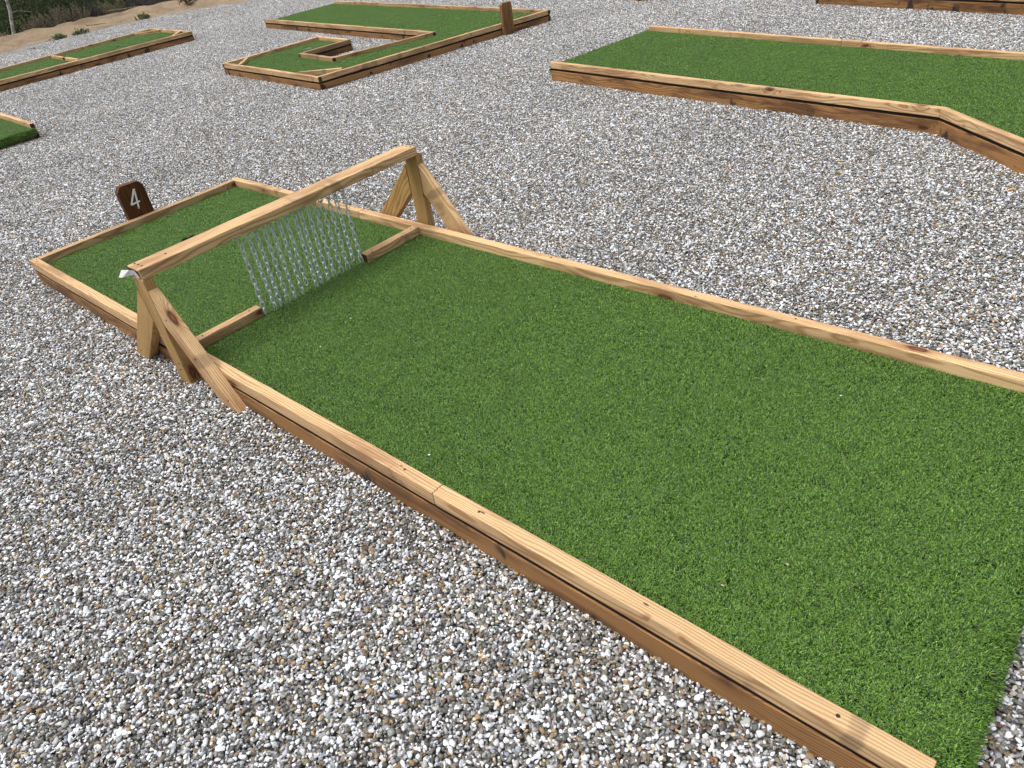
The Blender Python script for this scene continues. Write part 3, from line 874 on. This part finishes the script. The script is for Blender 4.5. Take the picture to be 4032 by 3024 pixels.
for i, (x, y, h, s, pal, lb) in enumerate([(-14.3, 3.6, 1.5, .6, YEL, 'yellow green bush left of the pale trunk'),
                           (-14.0, 4.95, 1.4, .6, GRN, 'dark green bush right behind the pale trunk'),
                           (-14.1, 5.9, 1.5, .6, GRN, 'dark green bush behind the tall sage shrub'),
                           (-13.7, 6.7, 1.4, .6, GRN, 'dark green bush behind the leaning sage'),
                           (-13.6, 7.6, 1.2, .6, GRN, 'dark green bush behind the dead brush'),
                           (-15.4, 4.4, 2.0, .8, GRN, 'taller dark bush in the back row left'),
                           (-15.4, 5.8, 2.0, .8, GRN, 'taller dark bush in the back row middle'),
                           (-15.2, 7.2, 1.9, .8, GRN, 'taller dark bush in the back row right'),
                           (-14.8, 2.3, 1.8, .8, GRN, 'dark green bush at the far left end of the row')]):
    shrub('green_bush', lb, x, y, h, s, 60, pal, (0, 0), (.05, .013), 60, .45, GB, None, 'bush', -.1, True)
# far scrub slope
n = 9000
yy = rng.uniform(-6, 22, n); xx = -16.5 - rng.uniform(0, 4, n); zz = np.array([bank_z(a, b) for a, b in zip(xx, yy)]) + rng.uniform(0, 1, n) ** .7 * (2.6 + .5 * np.sin(yy * 1.1))
pal = np.array(GRN)[rng.integers(0, 4, n)] * rng.uniform(.6, 1.2, (n, 1))
far = link('far_scrub', leaf_quads(np.stack([xx, yy, zz], 1), rng.normal(size=(n, 3)) + np.array([0, 0, .5]), rng.uniform(.12, .3, n), rng.uniform(.04, .1, n), pal), None, [LEAF])
tag(far, 'dark green scrub filling the slope below the bank', 'scrub', kind='stuff')

# pale sapling
BARK = simple('pale_bark', (.42, .41, .40), .85, 0, 22, .55, .2, (.14, .13, .125), .004)
tz = bank_z(-12.72, 4.36) - .06
tree = thing('pale_tree', (-12.72, 4.36, tz), 'slender tree with a pale grey trunk at the left end of the bank', 'tree')
tp = [((-12.72, 4.235, tz), .044), ((-12.72, 4.255, tz + .13), .036), ((-12.72, 4.30, tz + .28), .033), ((-12.72, 4.36, tz + .46), .032), ((-12.72, 4.395, tz + .62), .030), ((-12.74, 4.42, tz + 1.0), .026), ((-12.76, 4.46, tz + 1.5), .02), ((-12.8, 4.44, tz + 2.2), .010)]
brs = [[((-12.72, 4.36, tz + .46), .007), ((-12.68, 4.50, tz + .47), .005), ((-12.64, 4.72, tz + .40), .003)]]
for q in range(9):
    a = random.uniform(0, 6.28); z0 = tz + random.uniform(.8, 1.9)
    brs.append([((-12.75, 4.44, z0), .012), ((-12.75 + .3 * math.cos(a), 4.44 + .3 * math.sin(a), z0 + .2), .008), ((-12.75 + .6 * math.cos(a), 4.44 + .6 * math.sin(a), z0 + .3), .003)])
link('trunk', tube_mesh([tp], 'trunk'), tree, [BARK])
for b in brs: link('branch', tube_mesh([b], 'branch'), tree, [BARK])
n = 1500; C = np.array([-12.76, 4.44, tz + 1.8]) + rng.normal(size=(n, 3)) * np.array([.42, .42, .38])
link('crown', leaf_quads(C, rng.normal(size=(n, 3)), rng.uniform(.03, .07, n), rng.uniform(.012, .022, n), np.array(YEL)[rng.integers(0, 4, n)]), tree, [LEAF])

# uprooted stump and a dead branch on the bank
rt = thing('uprooted_stump', (-11.2, 7.05, .06), 'small twisted uprooted stump lying on the sandy bank', 'stump')
paths = []
for q in range(9):
    a = random.uniform(0, 6.28); L = random.uniform(.15, .34); p0 = np.array([-11.2, 7.03, .10]); p1 = p0 + np.array([math.cos(a) * L * .5, math.sin(a) * L * .5, random.uniform(.0, .10)]); p2 = p0 + np.array([math.cos(a) * L, math.sin(a) * L, random.uniform(-.06, .08)])
    paths.append([(tuple(p0), .030), (tuple(p1), .020), (tuple(p2), .006)])
link('roots', tube_mesh(paths, 'roots'), rt, [ROOTW])
def stick(pts, label):
    o = link('dead_branch', tube_mesh([[(p, r) for p, r in pts]], 'dead_branch'), None, [ROOTW]); tag(o, label, 'branch', 'dead branches on the bank')
stick([((-11.95, 5.80, .17), .012), ((-11.75, 6.05, .16), .011), ((-11.6, 6.25, .17), .006)], 'long grey dead branch at the foot of the dead brush')
stick([((-11.35, 5.05, .07), .008), ((-11.25, 5.22, .055), .007), ((-11.2, 5.36, .05), .004)], 'short dark stick in the middle of the sandy bank')
# weeds at the gravel edge
WEED = [(.10, .14, .05), (.14, .17, .08)]
for x, y, lb in [(-11.05, 4.38, 'low green weed at the left end of the gravel edge'), (-10.95, 4.75, 'wider patch of low weeds at the gravel edge'), (-11.1, 6.02, 'single green weed at the gravel edge below the dead brush')]:
    shrub('weed', lb, x, y, .07, .13, 16, WEED, (0, 0), (.035, .012), 14, 1.2, 'weeds along the gravel edge', None, 'weed', .05)
